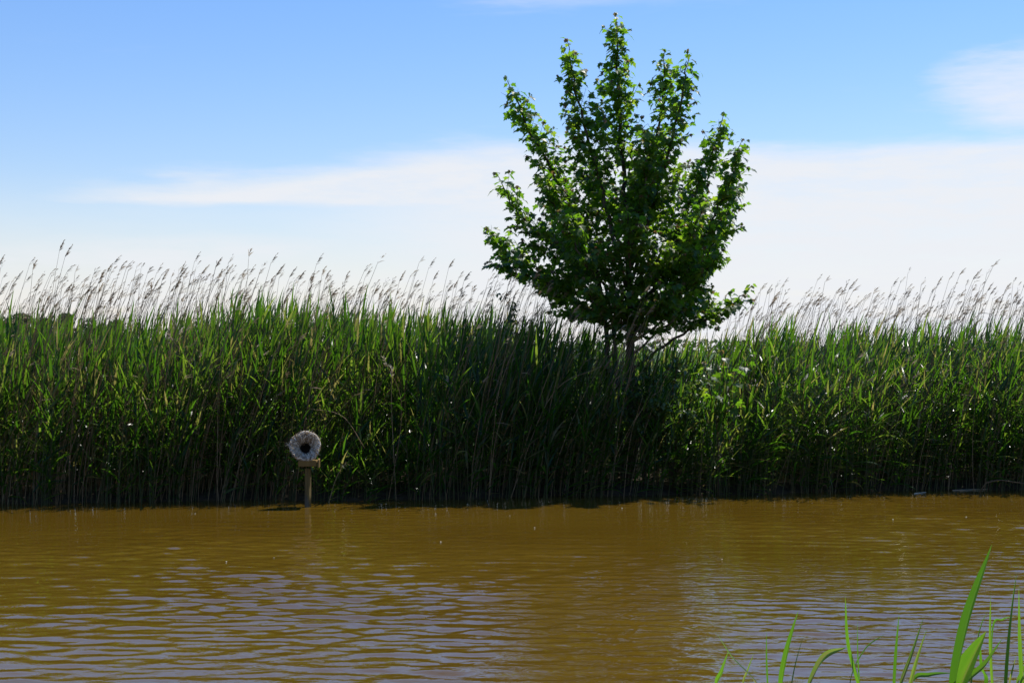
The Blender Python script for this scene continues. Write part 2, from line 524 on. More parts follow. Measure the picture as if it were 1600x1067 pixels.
ZONES = [(250, 'below the horizon trees'), (455, 'left of the nest basket'), (600, 'just right of the nest basket'),
         (800, 'midway between basket and maple'), (985, 'left of the maple trunks'), (1180, 'around the maple sapling'),
         (1400, 'right of the maple sapling'), (9999, 'at the bed\'s right end')]


def zone(px):
    return next(t for lim, t in ZONES if px < lim)


cand = []
for x0, x1, dens in ((-8.2, 8.6, 82), (-13, -8.2, 26), (8.6, 13, 26)):
    n = int((x1 - x0) * 4.2 * dens)
    for _ in range(n):
        x = rng.uniform(x0, x1); s = -.10 - .22 * max(0.0, math.sin(2.9 * x + .5) * math.sin(1.1 * x + .4)) + 4.2 * rng.random() ** 1.25
        y = float(bank_y(x)) + s
        if (x - TREE_XY[0]) ** 2 + (y - TREE_XY[1]) ** 2 < .03: continue
        if -.22 < x - BASKET_X < .95 and s < (.36 if x > BASKET_X + .05 else .12): continue
        px = px_of(x, y)
        if 1000 < px < 1105 and s > .55 and rng.random() < .3: continue
        gz = float(ground_z(x, y))
        h = float(top_z(px)) - gz - .36 * rng.random() ** 1.6 + rng.normal(0, .05) + .07 * math.sin(2.3 * x + 1 + .8 * s) + .05 * math.sin(5.3 * x - 1.1 * s) + .04 * math.sin(11 * x)
        if s < .3: h *= rng.uniform(.62, 1.0)
        if 1035 < px < 1180 and s < .75: h = min(h, rng.uniform(.55, .95))
        cand.append((s, x, y, gz - .02, h, px, False))
for _ in range(70):                         # low growth on the open spot beside the nest basket
    x = BASKET_X + rng.uniform(-.15, 1.05); s = rng.uniform(-.08, .42); y = float(bank_y(x)) + s
    cand.append((s - .1, x, y, float(ground_z(x, y)) - .02, rng.uniform(.35, .75), px_of(x, y), True))
# short leafy shoots along the water's edge, thicker on the right
for _ in range(430):
    x = rng.uniform(-8, 8.5); px = px_of(x, 15.5)
    if rng.random() > np.interp(px, [0, 500, 600, 1000, 1080, 1600], [.30, .2, .10, .16, .9, 1.0]): continue
    s = rng.uniform(-.10, .35); y = float(bank_y(x)) + s
    if abs(x - BASKET_X) < .2: continue
    cand.append((s - .15, x, y, float(ground_z(x, y)) - .02, rng.uniform(.5, 1.15), px, True))
cand.sort(key=lambda c: c[0])

individual, mass = [], []
for c in cand:
    inview = -10 < c[5] < 1610
    if inview and len(individual) < 300 and rng.random() < .9: individual.append(c)
    else: mass.append(c)

reed_mesh = [proto_meshes(p, 'reed', M_reed_stem) for p in protos]
short_mesh = [proto_meshes(p, 'reed_shoot', M_reed_stem) for p in short_protos]


def pick(px):
    return int(rng.integers(14)) + (14 if rng.random() < np.interp(px, [0, 500, 1000, 1150], [.25, .3, .4, .85]) else 0)


def clump_lean(x, s):
    return .05 * math.sin(1.7 * x + 2 * s) + .05 * math.sin(4.3 * x + 1.3 * s + 2)


def place_reed(c, meshes, H0):
    s, x, y, z, h, px, short = c
    e = empty('reed')
    lean = rng.normal(.045, .05) + clump_lean(x, s)
    e.matrix_world = place_matrix((x, y, z), rng.normal(0, .7), lean, rng.normal(0, .04), rng.uniform(.9, 1.1), h / H0)
    k = 'short leafy reed at the waterline' if short else 'tall green reed in the front rank'
    tag(e, k + ' ' + zone(px), 'reed', ('short reeds ' if short else 'front reeds ') + zone(px))
    for nm, me in meshes:
        link(nm, me, e)
    return e


for c in individual:
    if c[6]: place_reed(c, short_mesh[rng.integers(len(short_mesh))], 1.0)
    else: place_reed(c, reed_mesh[pick(c[5])], 1.7)


def bake(parts, M, bufs, r):
    A = np.array(M); A3, T3 = A[:3, :3], A[:3, 3]
    for nm, g in parts:
        V = g[0] @ A3.T + T3
        bufs[nm].add(V, g[1], None, r.random())


bufs = {'stem': Buf(), 'leaf': Buf()}
for c in mass:
    s, x, y, z, h, px, short = c
    parts, H0 = (short_protos[rng.integers(8)], 1.0) if short else (protos[pick(px)], 1.7)
    bake(parts, place_matrix((x, y, z), rng.normal(0, .8), rng.normal(.05, .045) + clump_lean(x, s), rng.normal(0, .05), rng.uniform(.9, 1.1), h / H0), bufs, rng)
mass_root = empty('reed_bed')
tag(mass_root, 'dense mass of green reeds filling the far bank behind its front rank', 'reed bed', kind='stuff')
tag(bufs['leaf'].obj('leaves', M_reed, mass_root), kind='stuff')
tag(bufs['stem'].obj('stems', M_reed_stem, mass_root), kind='stuff')

# dry stalks of last year
dcand = []
for _ in range(2700):
    x = rng.uniform(-12, 12.5); s = .0 + 3.2 * rng.random()
    y = float(bank_y(x)) + s; px = px_of(x, y)
    if (x - TREE_XY[0]) ** 2 + (y - TREE_XY[1]) ** 2 < .08: continue
    if 1000 < px < 1120 and rng.random() < .6: continue
    if -.2 < x - BASKET_X < 1.0 and s < .45: continue
    gz = float(ground_z(x, y))
    tz = np.interp(px, [0, 300, 600, 800, 1000, 1150, 1300, 1600], [2.42, 2.46, 2.40, 2.32, 2.0, 2.22, 2.28, 2.28])
    h = tz - gz + rng.normal(-.03, .16) - .22 * rng.random()
    if rng.random() < .16: h = rng.uniform(1.2, 1.95)
    dcand.append((h + rng.normal(0, .15), x, y, gz - .02, h, px))
for _ in range(330):                        # broken and leaning ones in the front rank
    x = rng.uniform(-7.5, 7.5); s = rng.uniform(-.12, .4); y = float(bank_y(x)) + s; px = px_of(x, y)
    if -.2 < x - BASKET_X < 1.1 or 1000 < px < 1180: continue
    h = rng.uniform(1.1, 2.35); dcand.append((h + (.5 if h > 1.9 else 0), x, y, float(ground_z(x, y)) - .02, h, px))
for _ in range(620):                        # thin old stalks standing through the green on the left
    x = rng.uniform(-7.5, -1.0); s = rng.uniform(.0, 1.1); y = float(bank_y(x)) + s
    if -.2 < x - BASKET_X < 1.0 and s < .45: continue
    dcand.append((0.0, x, y, float(ground_z(x, y)) - .02, rng.uniform(1.2, 2.1), px_of(x, y) + 1e5))
dcand.sort(key=lambda c: -c[0])
dry_mesh = [proto_meshes(p, 'dry_reed', M_dry) for p in dry_protos]
dind = [c for c in dcand if -5 < c[5] < 1605][:300]
dset = set(id(c) for c in dind)
for c in dind:
    _, x, y, z, h, px = c
    e = empty('dry_reed')
    e.matrix_world = place_matrix((x, y, z), rng.normal(0, .3), rng.normal(.06, .06), rng.normal(0, .04), rng.uniform(.85, 1.15), h / 2.3)
    q = int(rng.integers(len(dry_mesh)))
    k = ['full feathery plume', 'sparse plume', 'wispy plume', 'ragged plume', 'almost bare tip', 'thin plume'][q % 6]
    tag(e, 'dry brown reed with ' + k + ' ' + zone(px), 'dry reed', 'dry reeds with ' + k + ' ' + zone(px))
    for nm, me in dry_mesh[q]: link(nm, me, e)
bufs = {'stem': Buf(), 'plume': Buf(), 'dead_leaf': Buf()}
for c in dcand:
    if id(c) in dset: continue
    _, x, y, z, h, px = c
    old = px > 5e4                            # these lost their plume
    bake([p_ for p_ in dry_protos[rng.integers(len(dry_protos))] if not (old and p_[0] == 'plume')], place_matrix((x, y, z), rng.normal(0, .35), rng.normal(.05, .08), rng.normal(0, .04), rng.uniform(.8, 1.1), h / 2.3), bufs, rng)
dm = empty('dry_reed_bed')
tag(dm, 'mass of thinner dry brown reed stalks scattered through the reed bed', 'dry reeds', kind='stuff')
tag(bufs['stem'].obj('stems', M_dry, dm), kind='stuff')
tag(bufs['plume'].obj('plumes', M_plume, dm), kind='stuff')
tag(bufs['dead_leaf'].obj('leaves', M_dry, dm), kind='stuff')

# a few bent stalks leaning out in front of the bed
bent = [((604, 780), (628, 640), (600, 560), 'bent dry stalk arching to a pale seed head above the shaded reeds', True),
        ((620, 778), (612, 640), (612, 575), 'thin upright dry stalk with a pale seed head in the shaded reeds', True),
        ((570, 700), (535, 650), (482, 638), 'dry stalk bowed over to the left just above the nest basket', False),
        ((790, 770), (860, 620), (940, 572), 'long pale dry stalk slanting up towards the maple trunks', False),
        ((700, 775), (688, 680), (700, 590), 'slim pale dry stalk standing alone in the darkest reeds', True),
        ((762, 776), (772, 700), (786, 640), 'short pale dry stalk leaning right in the darkest reeds', False),
        ((972, 770), (984, 690), (1004, 620), 'pale dry stalk leaning right below the maple trunks', False),
        ((1092, 768), (1098, 690), (1110, 640), 'pale dry stalk at the water below the maple sapling', False),
        ((238, 782), (300, 600), (262, 520), 'dry stalk crossing diagonally before the reeds left of the basket', True),
        ((510, 775), (525, 748), (541, 722), 'short dry stalk slanting out of the water right of the basket post', False)]
for (a_, m_, t_, lab, head) in bent:
    xb = at(a_[0], 0, 15.3)[0]; d = float(bank_y(xb)) - .03
    if lab.startswith('short dry stalk slanting'): d = 14.85
    P = bez([at(a_[0], 800 if a_[1] > 760 else a_[1], d), at(*m_, d - .04), at(*t_, d - .10)], 12)
    e = empty('bent_stalk', P[0]); tag(e, lab, 'dry stalk')
    bb = Buf(); bb.add(*tube(P - P[0], np.linspace(.0045, .002, 12), 4)); bb.obj('stem', M_dry, e)
    if head:
        r = np.random.default_rng(int(a_[0])); bb = Buf(); dv = unit(P[-1] - P[-2])
        for i in range(22):
            u = r.random(); p0 = P[-1] - P[0] - dv * .10 * u
            dd = unit(dv + r.normal(0, .5, 3)); k = np.linspace(0, .045, 3)[:, None]
            bb.add(*ribbon(p0 + dd * k, [.004, .009, .001], np.repeat(unit(np.cross(dd, r.normal(0, 1, 3)))[None], 3, 0)), r=r.random())
        bb.obj('seed_head', M_straw, e)

# ------------------------------------------------------------------ maple


def maple_leaf_geo(seed):
    r = np.random.default_rng(seed)
    half = [(0.0, 0.0), (.17, -.07), (.43, -.01), (.30, .17), (.47, .24), (.60, .47), (.40, .46), (.36, .60), (.19, .54), (.25, .78), (.11, .80), (0.0, 1.05)]
    pts = half + [(-x, y) for x, y in reversed(half[1:-1])]
    p = np.array(pts) + r.normal(0, .014, (len(pts), 2)); p[0] = 0
    V = np.concatenate((p, [(0, .34)]))
    fold, droop, cup = r.uniform(.05, .28), r.uniform(.15, .5), r.normal(0, .12)
    z = fold * np.abs(V[:, 0]) - droop * np.maximum(V[:, 1], 0) ** 2 * .6 - cup * V[:, 0] ** 2 - .12 * np.abs(V[:, 0]) * (V[:, 1] < .3)
    n = len(p); i = np.arange(n)
    return np.column_stack((V, z)), np.stack((np.full(n, n), i, (i + 1) % n), 1)


LEAFS = [maple_leaf_geo(i) for i in range(7)]
LEAF_MESH = []
for g in LEAFS:
    bb = Buf(); bb.add(g[0], None, g[1]); LEAF_MESH.append(bb.mesh('maple_leaf', M_maple, False))


def leaf_frame(base, d, droop, roll, size):
    """matrix of a leaf whose midrib runs along the horizontal direction d, tilted down by droop"""
    d = np.array((d[0], d[1], 0.0)); d = unit(d) if np.linalg.norm(d) > .05 else np.array((1., 0, 0))
    y = d * math.cos(droop) + np.array((0, 0, -math.sin(droop)))
    x = np.cross(y, (0, 0, 1.0)); x = unit(x); z = np.cross(x, y)
    x2 = x * math.cos(roll) + z * math.sin(roll); z2 = np.cross(x2, y)
    M = np.eye(4); M[:3, 0] = x2 * size; M[:3, 1] = y * size; M[:3, 2] = z2 * size; M[:3, 3] = base
    return M


class TreeGrower:
    def __init__(s, seed, dens=1.0, size=.115):
        s.r = np.random.default_rng(seed); s.leaves = []; s.young = []; s.twigs = Buf(); s.pet = Buf(); s.size = size; s.dens = dens

    def leaf(s, p, out, size):
        r = s.r
        d = unit(np.array(out) + r.normal(0, .35, 3)); L_ = r.uniform(.035, .085) * (size / .11)
        e = p + d * L_ + np.array((0, 0, -.10 * L_ + .25 * L_ * r.random()))
        s.pet.add(*ribbon(np.array((p, (p + e) / 2 + (0, 0, .006), e)), [.003, .0022, .002], np.repeat(unit(np.cross(d, (0.1, .3, 1)))[None], 3, 0)))
        s.leaves.append((leaf_frame(e, d, r.normal(.48, .34), r.normal(0, .38), size), int(r.integers(len(LEAFS)))))

    def shoot(s, P, first=.0, step=.062, size=None, tip=True):
        """opposite leaf pairs along a shoot, smaller towards the tip"""
        r = s.r; size = size or s.size
        seg = np.linalg.norm(np.diff(P, axis=0), axis=1); cum = np.concatenate(([0], np.cumsum(seg))); Lt = cum[-1]
        h = first * Lt + r.uniform(0, step); a = r.uniform(0, 6.28)
        while h < Lt:
            p = np.array([np.interp(h, cum, P[:, k]) for k in range(3)])
            f = h / Lt
            for q in (0, math.pi):
                if r.random() < .93 * s.dens:
                    s.leaf(p, (math.cos(a + q), math.sin(a + q), .25), size * r.uniform(.72, 1.2) * np.interp(f, [0, .75, 1], [1, .92, .55]))
            a += math.pi / 2 + r.normal(0, .3); h += step * r.uniform(.8, 1.35)
        if tip:
            for q in range(4):
                a2 = q * 1.57 + r.random()
                M_ = leaf_frame(P[-1] + r.normal(0, .008, 3), (math.cos(a2) + .4, math.sin(a2)), r.uniform(.5, 1.3), r.normal(0, .3), size * r.uniform(.3, .55))
                (s.young if r.random() < .55 else s.leaves).append((M_, int(r.integers(len(LEAFS)))))

    def limb(s, pts, r0, twig_from=.18, maxtwig=.60, parent=None, step=.082, name='branch'):
        r = s.r; P = bez(pts, 22); P[1:-1] += r.normal(0, .012, (20, 3))
        bb = Buf(); t = np.linspace(0, 1, 22)
        bb.add(*tube(P, r0 * (1 - t) ** .8 + .0028, 6), r=r.random()); ob = bb.obj(name, M_bark, parent)
        seg = np.linalg.norm(np.diff(P, axis=0), axis=1); cum = np.concatenate(([0], np.cumsum(seg))); Lt = cum[-1]
        h = twig_from * Lt; a = r.uniform(0, 6.28)
        while h < Lt * .93:
            f = h / Lt
            p = np.array([np.interp(h, cum, P[:, k]) for k in range(3)]); i = min(int(np.searchsorted(cum, h)), 21); T = unit(P[i] - P[i - 1])
            for q in (0, math.pi):
                if r.random() < .10: continue
                ln = (1.10 * maxtwig * (1 - f) ** .85 + .115) * r.uniform(.5, 1.15)
                ln = min(ln, .62)
                o = np.array((math.cos(a + q), math.sin(a + q), 0.0)); o = unit(o - T * np.dot(o, T))
                d0 = unit(T * .75 + o * 1.0 + (0, 0, .12)); k = np.linspace(0, 1, 6)[:, None]
                Q_ = p + d0 * ln * k + np.array((0, 0, .22)) * ln * k * k
                s.twigs.add(*tube(Q_, np.linspace(.0045, .0018, 6) * (.6 + ln), 3, cap=False), r=r.random())
                s.shoot(Q_, .10, step=.048, tip=ln > .2)
                if ln > .3:
                    for q2 in (-1, 1):
                        o2 = unit(np.cross(d0, (0, 0, 1.0))) * q2; p2 = Q_[2]; l2 = ln * r.uniform(.35, .55)
                        Q2 = p2 + unit(d0 + o2 * .9 + (0, 0, .1)) * l2 * np.linspace(0, 1, 5)[:, None]
                        s.twigs.add(*tube(Q2, np.linspace(.003, .0015, 5), 3, cap=False), r=r.random())
                        s.shoot(Q2, .25, step=.062, tip=False)
            a += math.pi / 2 + r.normal(0, .35); h += step * r.uniform(.75, 1.3)
        i0 = 14
        s.shoot(P[i0:], 0, step=.05)
        return ob


def assemble(tree, g, n_parts, young_mat=True):
    r = g.r
    # the leaves that show largest: near the camera and turned to it
    score = []
    for M_, k in g.leaves:
        c = M_[:3, 3]; nrm = unit(M_[:3, 2]); v = unit(np.array((0, 0, CAM_Z)) - c)
        sz = np.linalg.norm(M_[:3, 0])
        score.append(sz * sz * (.25 + abs(float(np.dot(nrm, v)))) * (1.6 if c[1] < tree.location.y - .45 else .6))
    order = np.argsort(-np.array(score)); big = set(order[:n_parts].tolist())
    fol = Buf()
    base = np.array(tree.location)
    for i, (M_, k) in enumerate(g.leaves):
        if i in big:
            o = link('leaf', LEAF_MESH[k], tree)
            Mm = M_.copy(); Mm[:3, 3] -= base
            o.matrix_local = Matrix(Mm.tolist())
        else:
            fol.add(LEAFS[k][0] @ M_[:3, :3].T + M_[:3, 3] - base, None, LEAFS[k][1], r.random())
    if fol.n: tag(fol.obj('foliage', M_maple, tree, False), kind='stuff')
    if g.young:
        yb = Buf()
        for M_, k in g.young: yb.add(LEAFS[k][0] @ M_[:3, :3].T + M_[:3, 3] - base, None, LEAFS[k][1], r.random())
        tag(yb.obj('young_leaves', M_maple_young, tree, False), 'small bronze young leaves at the shoot tips', kind='stuff')
    for nm, bb in (('twigs', g.twigs), ('leaf_stalks', g.pet)):
        if bb.n:
            bb.V = [v - base for v in bb.V]
            tag(bb.obj(nm, M_twig, tree), kind='stuff')


TD = 16.6
def tp(px, py, dd=0.0):
    """a point of the tree: photo position at the tree's depth, moved dd metres back"""
    p = at(px, py, TD); p[1] += dd; return p


tree = empty('maple_tree', (TREE[0], TD, float(ground_z(TREE[0], TD))))
tag(tree, 'young multi-stemmed maple tree with upswept branches rising above the reeds', 'tree')
base0 = np.array(tree.location)
g = TreeGrower(11, size=.096, dens=.93)


def limb_world(pts, r0, **kw):
    """limb meshes are stored relative to the tree's base"""
    o = g.limb(pts, r0, parent=main_trunk, **kw)
    o.data.transform(Matrix.Translation(-Vector(base0)))


def trunk_part(pts, r0, r1, name):
    bb = Buf(); P = bez(pts, 16); P[2:-1] += np.random.default_rng(len(pts)).normal(0, .006, (13, 3))
    bb.add(*tube(P - base0, np.linspace(r0, r1, 16) * np.interp(np.linspace(0, 1, 16), [0, .08, 1], [1.3, 1, 1]), 9)); return bb.obj(name, M_bark, tree)


main_trunk = trunk_part([base0 + (0.02, 0, -.1), tp(987, 640), tp(986, 540), tp(984, 440), tp(978, 330)], .068, .030, 'trunk')
trunk_part([base0 + (-.16, .06, -.1), tp(955, 640, .05), tp(950, 560, .05), tp(946, 500, .02), tp(935, 430)], .040, .022, 'trunk')
trunk_part([base0 + (-.09, -.10, -.1), tp(968, 650, -.1), tp(962, 570, -.12), tp(955, 500, -.15), tp(945, 450, -.2)], .028, .018, 'trunk')
limbs = [
    ([(980, 360, 0), (974, 250, .02), (966, 140, 0), (962, 20, 0)], .028, .30, .42),
    ([(978, 450, -.05), (938, 300, -.25), (900, 160, -.3), (884, 70, -.3)], .022, .25, .45),
    ([(976, 480, .05), (895, 320, .3), (832, 205, .35), (789, 110, .35)], .022, .25, .45),
    ([(935, 430, 0), (872, 395, -.3), (812, 340, -.4), (775, 276, -.4)], .018, .2, .36),
    ([(942, 470, .05), (868, 440, .2), (796, 398, .25), (758, 352, .25)], .016, .2, .40),
    ([(945, 480, 0), (880, 455, -.25), (810, 428, -.3), (760, 412, -.3)], .014, .25, .34),
    ([(985, 420, .05), (1018, 290, .2), (1038, 160, .25), (1042, 72, .2)], .022, .25, .42),
    ([(986, 440, -.05), (1032, 270, -.35), (1058, 165, -.4), (1068, 92, -.4)], .020, .25, .40),
    ([(986, 470, .1), (1058, 360, .3), (1108, 262, .35), (1138, 170, .3)], .020, .28, .40),
    ([(987, 490, -.05), (1072, 400, -.3), (1124, 312, -.35), (1153, 225, -.35)], .018, .28, .38),
    ([(988, 505, .05), (1074, 440, .15), (1126, 362, .15), (1158, 275, .1)], .016, .3, .36),
    ([(988, 535, .05), (1066, 480, .45), (1112, 415, .55), (1140, 355, .5)], .015, .3, .38),
    ([(990, 575, -.03), (1075, 515, -.2), (1135, 480, -.25), (1171, 448, -.2)], .015, .42, .36),
    ([(988, 555, 0), (1050, 505, .2), (1100, 480, .3), (1142, 492, .3)], .012, .35, .34),
    ([(985, 480, -.06), (978, 430, -.6), (972, 370, -.95), (968, 335, -1.05)], .016, .2, .45),
    ([(972, 470, -.1), (920, 430, -.6), (890, 385, -.9), (872, 340, -.95)], .015, .2, .45),
    ([(987, 470, -.05), (1035, 420, -.6), (1062, 380, -.9), (1085, 330, -.95)], .015, .2, .42),
    ([(984, 430, .06), (995, 360, .5), (1005, 300, .8), (1010, 240, .9)], .016, .2, .45),
    ([(940, 450, .06), (905, 400, .6), (880, 350, .85), (862, 300, .9)], .015, .2, .45),
    ([(980, 400, .03), (950, 330, .45), (930, 270, .6), (925, 225, .6)], .015, .2, .42),
    ([(982, 390, -.05), (1000, 310, -.45), (1005, 260, -.55), (1000, 215, -.55)], .015, .2, .42),
    ([(950, 510, .05), (905, 490, .4), (870, 460, .6), (845, 420, .7)], .012, .2, .40),
    ([(960, 520, -.15), (940, 500, -.5), (920, 480, -.8), (905, 440, -.95)], .012, .15, .42),
    ([(986, 530, -.05), (1010, 500, -.5), (1030, 480, -.8), (1045, 450, -.9)], .012, .15, .40),
    ([(986, 520, .1), (1000, 490, .5), (1020, 470, .8), (1030, 420, .95)], .012, .15, .40),
    ([(987, 480, .0), (1050, 420, -.1), (1085, 360, -.1), (1105, 300, -.1)], .013, .2, .42),
    ([(988, 520, .0), (1045, 470, -.4), (1090, 430, -.55), (1120, 395, -.6)], .013, .2, .42),
    ([(980, 470, .0), (915, 400, .0), (870, 330, .0), (845, 260, .0)], .014, .2, .42),
    ([(985, 540, -.06), (975, 520, -.4), (960, 490, -.7), (945, 460, -.85)], .009, .15, .36),
]
for pts, r0, tf, mt in limbs:
    limb_world([tp(*p) for p in pts], r0, twig_from=tf, maxtwig=mt)
N_MAPLE = len(g.leaves)
assemble(tree, g, 300)

# maple sapling right of the trunks
sap_base = at(1122, 700, 15.66); sap_base[2] = float(ground_z(sap_base[0], 15.66))
tree2 = empty('maple_sapling', sap_base)
tag(tree2, 'small maple sapling with bright yellow-green leaves among the reeds', 'sapling')
g2 = TreeGrower(5, size=.12, dens=.8)
_g, _t, _b = g, tree, base0
for pts in ([(1122, 690, 0), (1118, 630, 0), (1125, 580, -.25), (1120, 548, -.35)], [(1120, 640, 0), (1140, 600, -.2), (1155, 575, -.35), (1165, 552, -.45)], [(1119, 650, 0), (1105, 610, -.2), (1098, 585, -.35), (1092, 566, -.42)], [(1120, 660, 0), (1140, 630, -.3), (1150, 612, -.42), (1158, 600, -.5)]):
    P = bez([at(p[0], p[1], 15.66) + (0, p[2], 0) for p in pts], 10)
    bb = Buf(); bb.add(*tube(P - np.array(sap_base), np.linspace(.008, .003, 10), 5)); bb.obj('branch', M_twig, tree2)
    g2.shoot(P, .35, step=.10, size=.12)
bb = Buf(); bb.add(*tube(np.array(((0, 0, -.05), (0, 0, .3), at(1122, 690, 15.66) - sap_base)), [.012, .010, .008], 6)); bb.obj('trunk', M_twig, tree2)
assemble(tree2, g2, 300)

# ------------------------------------------------------------------ shrubs


def oval_leaf(size, r):
    t = np.linspace(0, 1, 5); W = size * .55 * np.array((.15, .85, 1, .7, .03))
    P = np.stack((t * size, 0 * t, -.25 * size * t * t), 1)
    return fold_ribbon(P, W, np.repeat([[0, 1., 0]], 5, 0), np.repeat([[0, 0, 1.]], 5, 0), .12)


def shrub(name, label, base, stems, leaf_size, per, seed, mleaf=M_shrub, cat='shrub'):
    r = np.random.default_rng(seed); e = empty(name, base); tag(e, label, cat)
    fol = Buf(); base = np.array(base)
    for pts in stems:
        P = bez(pts, 12) - base
        bb = Buf(); bb.add(*tube(P, np.linspace(.009, .0025, 12), 4)); bb.obj('branch', M_twig, e)
        for i in range(per):
            u = r.uniform(.25, 1); p = np.array([np.interp(u, np.linspace(0, 1, 12), P[:, k]) for k in range(3)])
            d = unit(r.normal(0, 1, 3) * (1, 1, .5)); ln = r.uniform(.03, .16)
            fol.add(*tube(np.array((p, p + d * ln)), [.002, .0012], 3, cap=False)[:2])
            for q in range(int(r.integers(3, 6))):
                M_ = leaf_frame(p + d * ln * r.uniform(.4, 1), r.normal(0, 1, 3), r.normal(.35, .35), r.normal(0, .4), 1)
                V, Q_ = oval_leaf(leaf_size * r.uniform(.6, 1.2), r)
                A = np.column_stack((M_[:3, 1], M_[:3, 0], M_[:3, 2]))
                fol.add(V @ A.T + M_[:3, 3], Q_, None, r.random())
    tag(fol.obj('foliage', mleaf, e), kind='stuff')


def gpt(px, py, d):
    p = at(px, py, d); p[2] = float(ground_z(p[0], p[1])); return p


d = 16.4; bs = gpt(830, 700, d)
shrub('dark_shrub', 'dark spindly shrub with small leaves against the sky left of the maple', bs,
      [[bs, at(835, 600, d), at(815, 520, d), at(787, 462, d)], [bs, at(840, 590, d), at(825, 530, d), at(800, 490, d - .1)],
       [bs, at(850, 600, d), at(855, 550, d), at(850, 515, d - .1)], [bs, at(830, 610, d), at(800, 550, d), at(772, 535, d)],
       [bs, at(860, 610, d), at(885, 560, d), at(900, 540, d)]], .055, 17, 21)
d = 15.85; bs = gpt(1050, 700, d)
shrub('bramble_bush', 'low leafy bramble bush filling the gap between maple trunks and sapling', bs,
      [[bs, at(1030, 640, d), at(1018, 600, d), at(1010, 570, d)], [bs, at(1050, 630, d), at(1055, 590, d - .2), at(1060, 560, d - .3)],
       [bs, at(1075, 640, d), at(1085, 610, d - .2), at(1095, 590, d - .3)], [bs, at(1020, 660, d), at(1000, 630, d - .1), at(985, 610, d - .2)],
       [bs, at(1060, 660, d - .2), at(1075, 645, d - .4), at(1090, 650, d - .5)], [bs, at(1035, 650, d - .2), at(1030, 630, d - .4), at(1022, 625, d - .5)],
       [bs, at(1090, 660, d), at(1120, 640, d - .2), at(1140, 625, d - .3)]], .065, 34, 22)

d = 15.75; bs = gpt(1005, 700, d)
shrub('leafy_bush', 'dark leafy undergrowth in front of the foot of the maple trunks', bs,
      [[bs, at(1000, 650, d), at(990, 615, d), at(982, 590, d)], [bs, at(1010, 650, d), at(1018, 620, d), at(1024, 590, d - .1)],
       [bs, at(995, 660, d), at(970, 640, d), at(955, 618, d)], [bs, at(1020, 660, d - .1), at(1035, 640, d - .2), at(1045, 625, d - .2)],
       [bs, at(1000, 680, d - .1), at(990, 665, d - .15), at(978, 655, d - .2)], [bs, at(1015, 685, d - .1), at(1025, 675, d - .15), at(1032, 660, d - .2)]], .06, 26, 23)

# ------------------------------------------------------------------ nest basket on its post
def post_material():
    m, N, L = mat("wet_post")
    out = N('ShaderNodeOutputMaterial'); tc = N('ShaderNodeTexCoord'); mp = N('ShaderNodeMapping'); mp.inputs['Scale'].default_value = (40, 40, 3)
    L(tc.outputs['Object'], mp.inputs[0]); no = N('ShaderNodeTexNoise'); no.inputs['Scale'].default_value = 1.0; no.inputs['Detail'].default_value = 6
    L(mp.outputs[0], no.inputs['Vector']); sp = N('ShaderNodeSeparateXYZ'); L(tc.outputs['Object'], sp.inputs[0])
    dry = ramp(N, L, X(no.outputs['Fac']), [(.3, (.06, .040, .010)), (.5, (.115, .078, .018)), (.72, (.20, .14, .04))])
    wet = ramp(N, L, X(no.outputs['Fac']), [(.35, (.010, .009, .005)), (.7, (.032, .030, .012))])
    wetness = ss(X(sp.outputs[2]) + (X(no.outputs['Fac']) - .5) * .16, .14, .06)
    mx = N('ShaderNodeMix'); mx.data_type = 'RGBA'; L(wetness.s, mx.inputs[0]); L(dry, mx.inputs[6]); L(wet, mx.inputs[7])
    p = N('ShaderNodeBsdfPrincipled'); L(mx.outputs[2], p.inputs['Base Color']); L((wetness * -.5 + .85).s, p.inputs['Roughness'])
    bu = N('ShaderNodeBump'); bu.inputs['Strength'].default_value = .6; bu.inputs['Distance'].default_value = .01
    L(no.outputs['Fac'], bu.inputs['Height']); L(bu.outputs[0], p.inputs['Normal']); L(p.outputs[0], out.inputs[0])
    return m


M_post = post_material()
nb = empty('nest_basket', (BASKET_X, BASKET_Y, 0))
tag(nb, 'round straw nesting basket with dark entrance hole on a wooden post in water', 'nest basket')
nr = np.random.default_rng(9)


def box(bb, c, sx, sy, sz, rot=0.0, r=0.0, bev=.004):
    bm = __import__('bmesh').new(); import bmesh
    bmesh.ops.create_cube(bm, size=1.0)
    bmesh.ops.scale(bm, vec=(sx, sy, sz), verts=bm.verts)
    bmesh.ops.bevel(bm, geom=list(bm.edges), offset=bev, segments=1, affect='EDGES')
    bmesh.ops.triangulate(bm, faces=bm.faces)
    bm.verts.index_update()
    V = np.array([v.co for v in bm.verts]); T = np.array([[v.index for v in f.verts] for f in bm.faces])
    bm.free(); ca, sa = math.cos(rot), math.sin(rot)
    V = V @ np.array(((ca, -sa, 0), (sa, ca, 0), (0, 0, 1))).T + np.array(c)
    bb.add(V, None, T, r)


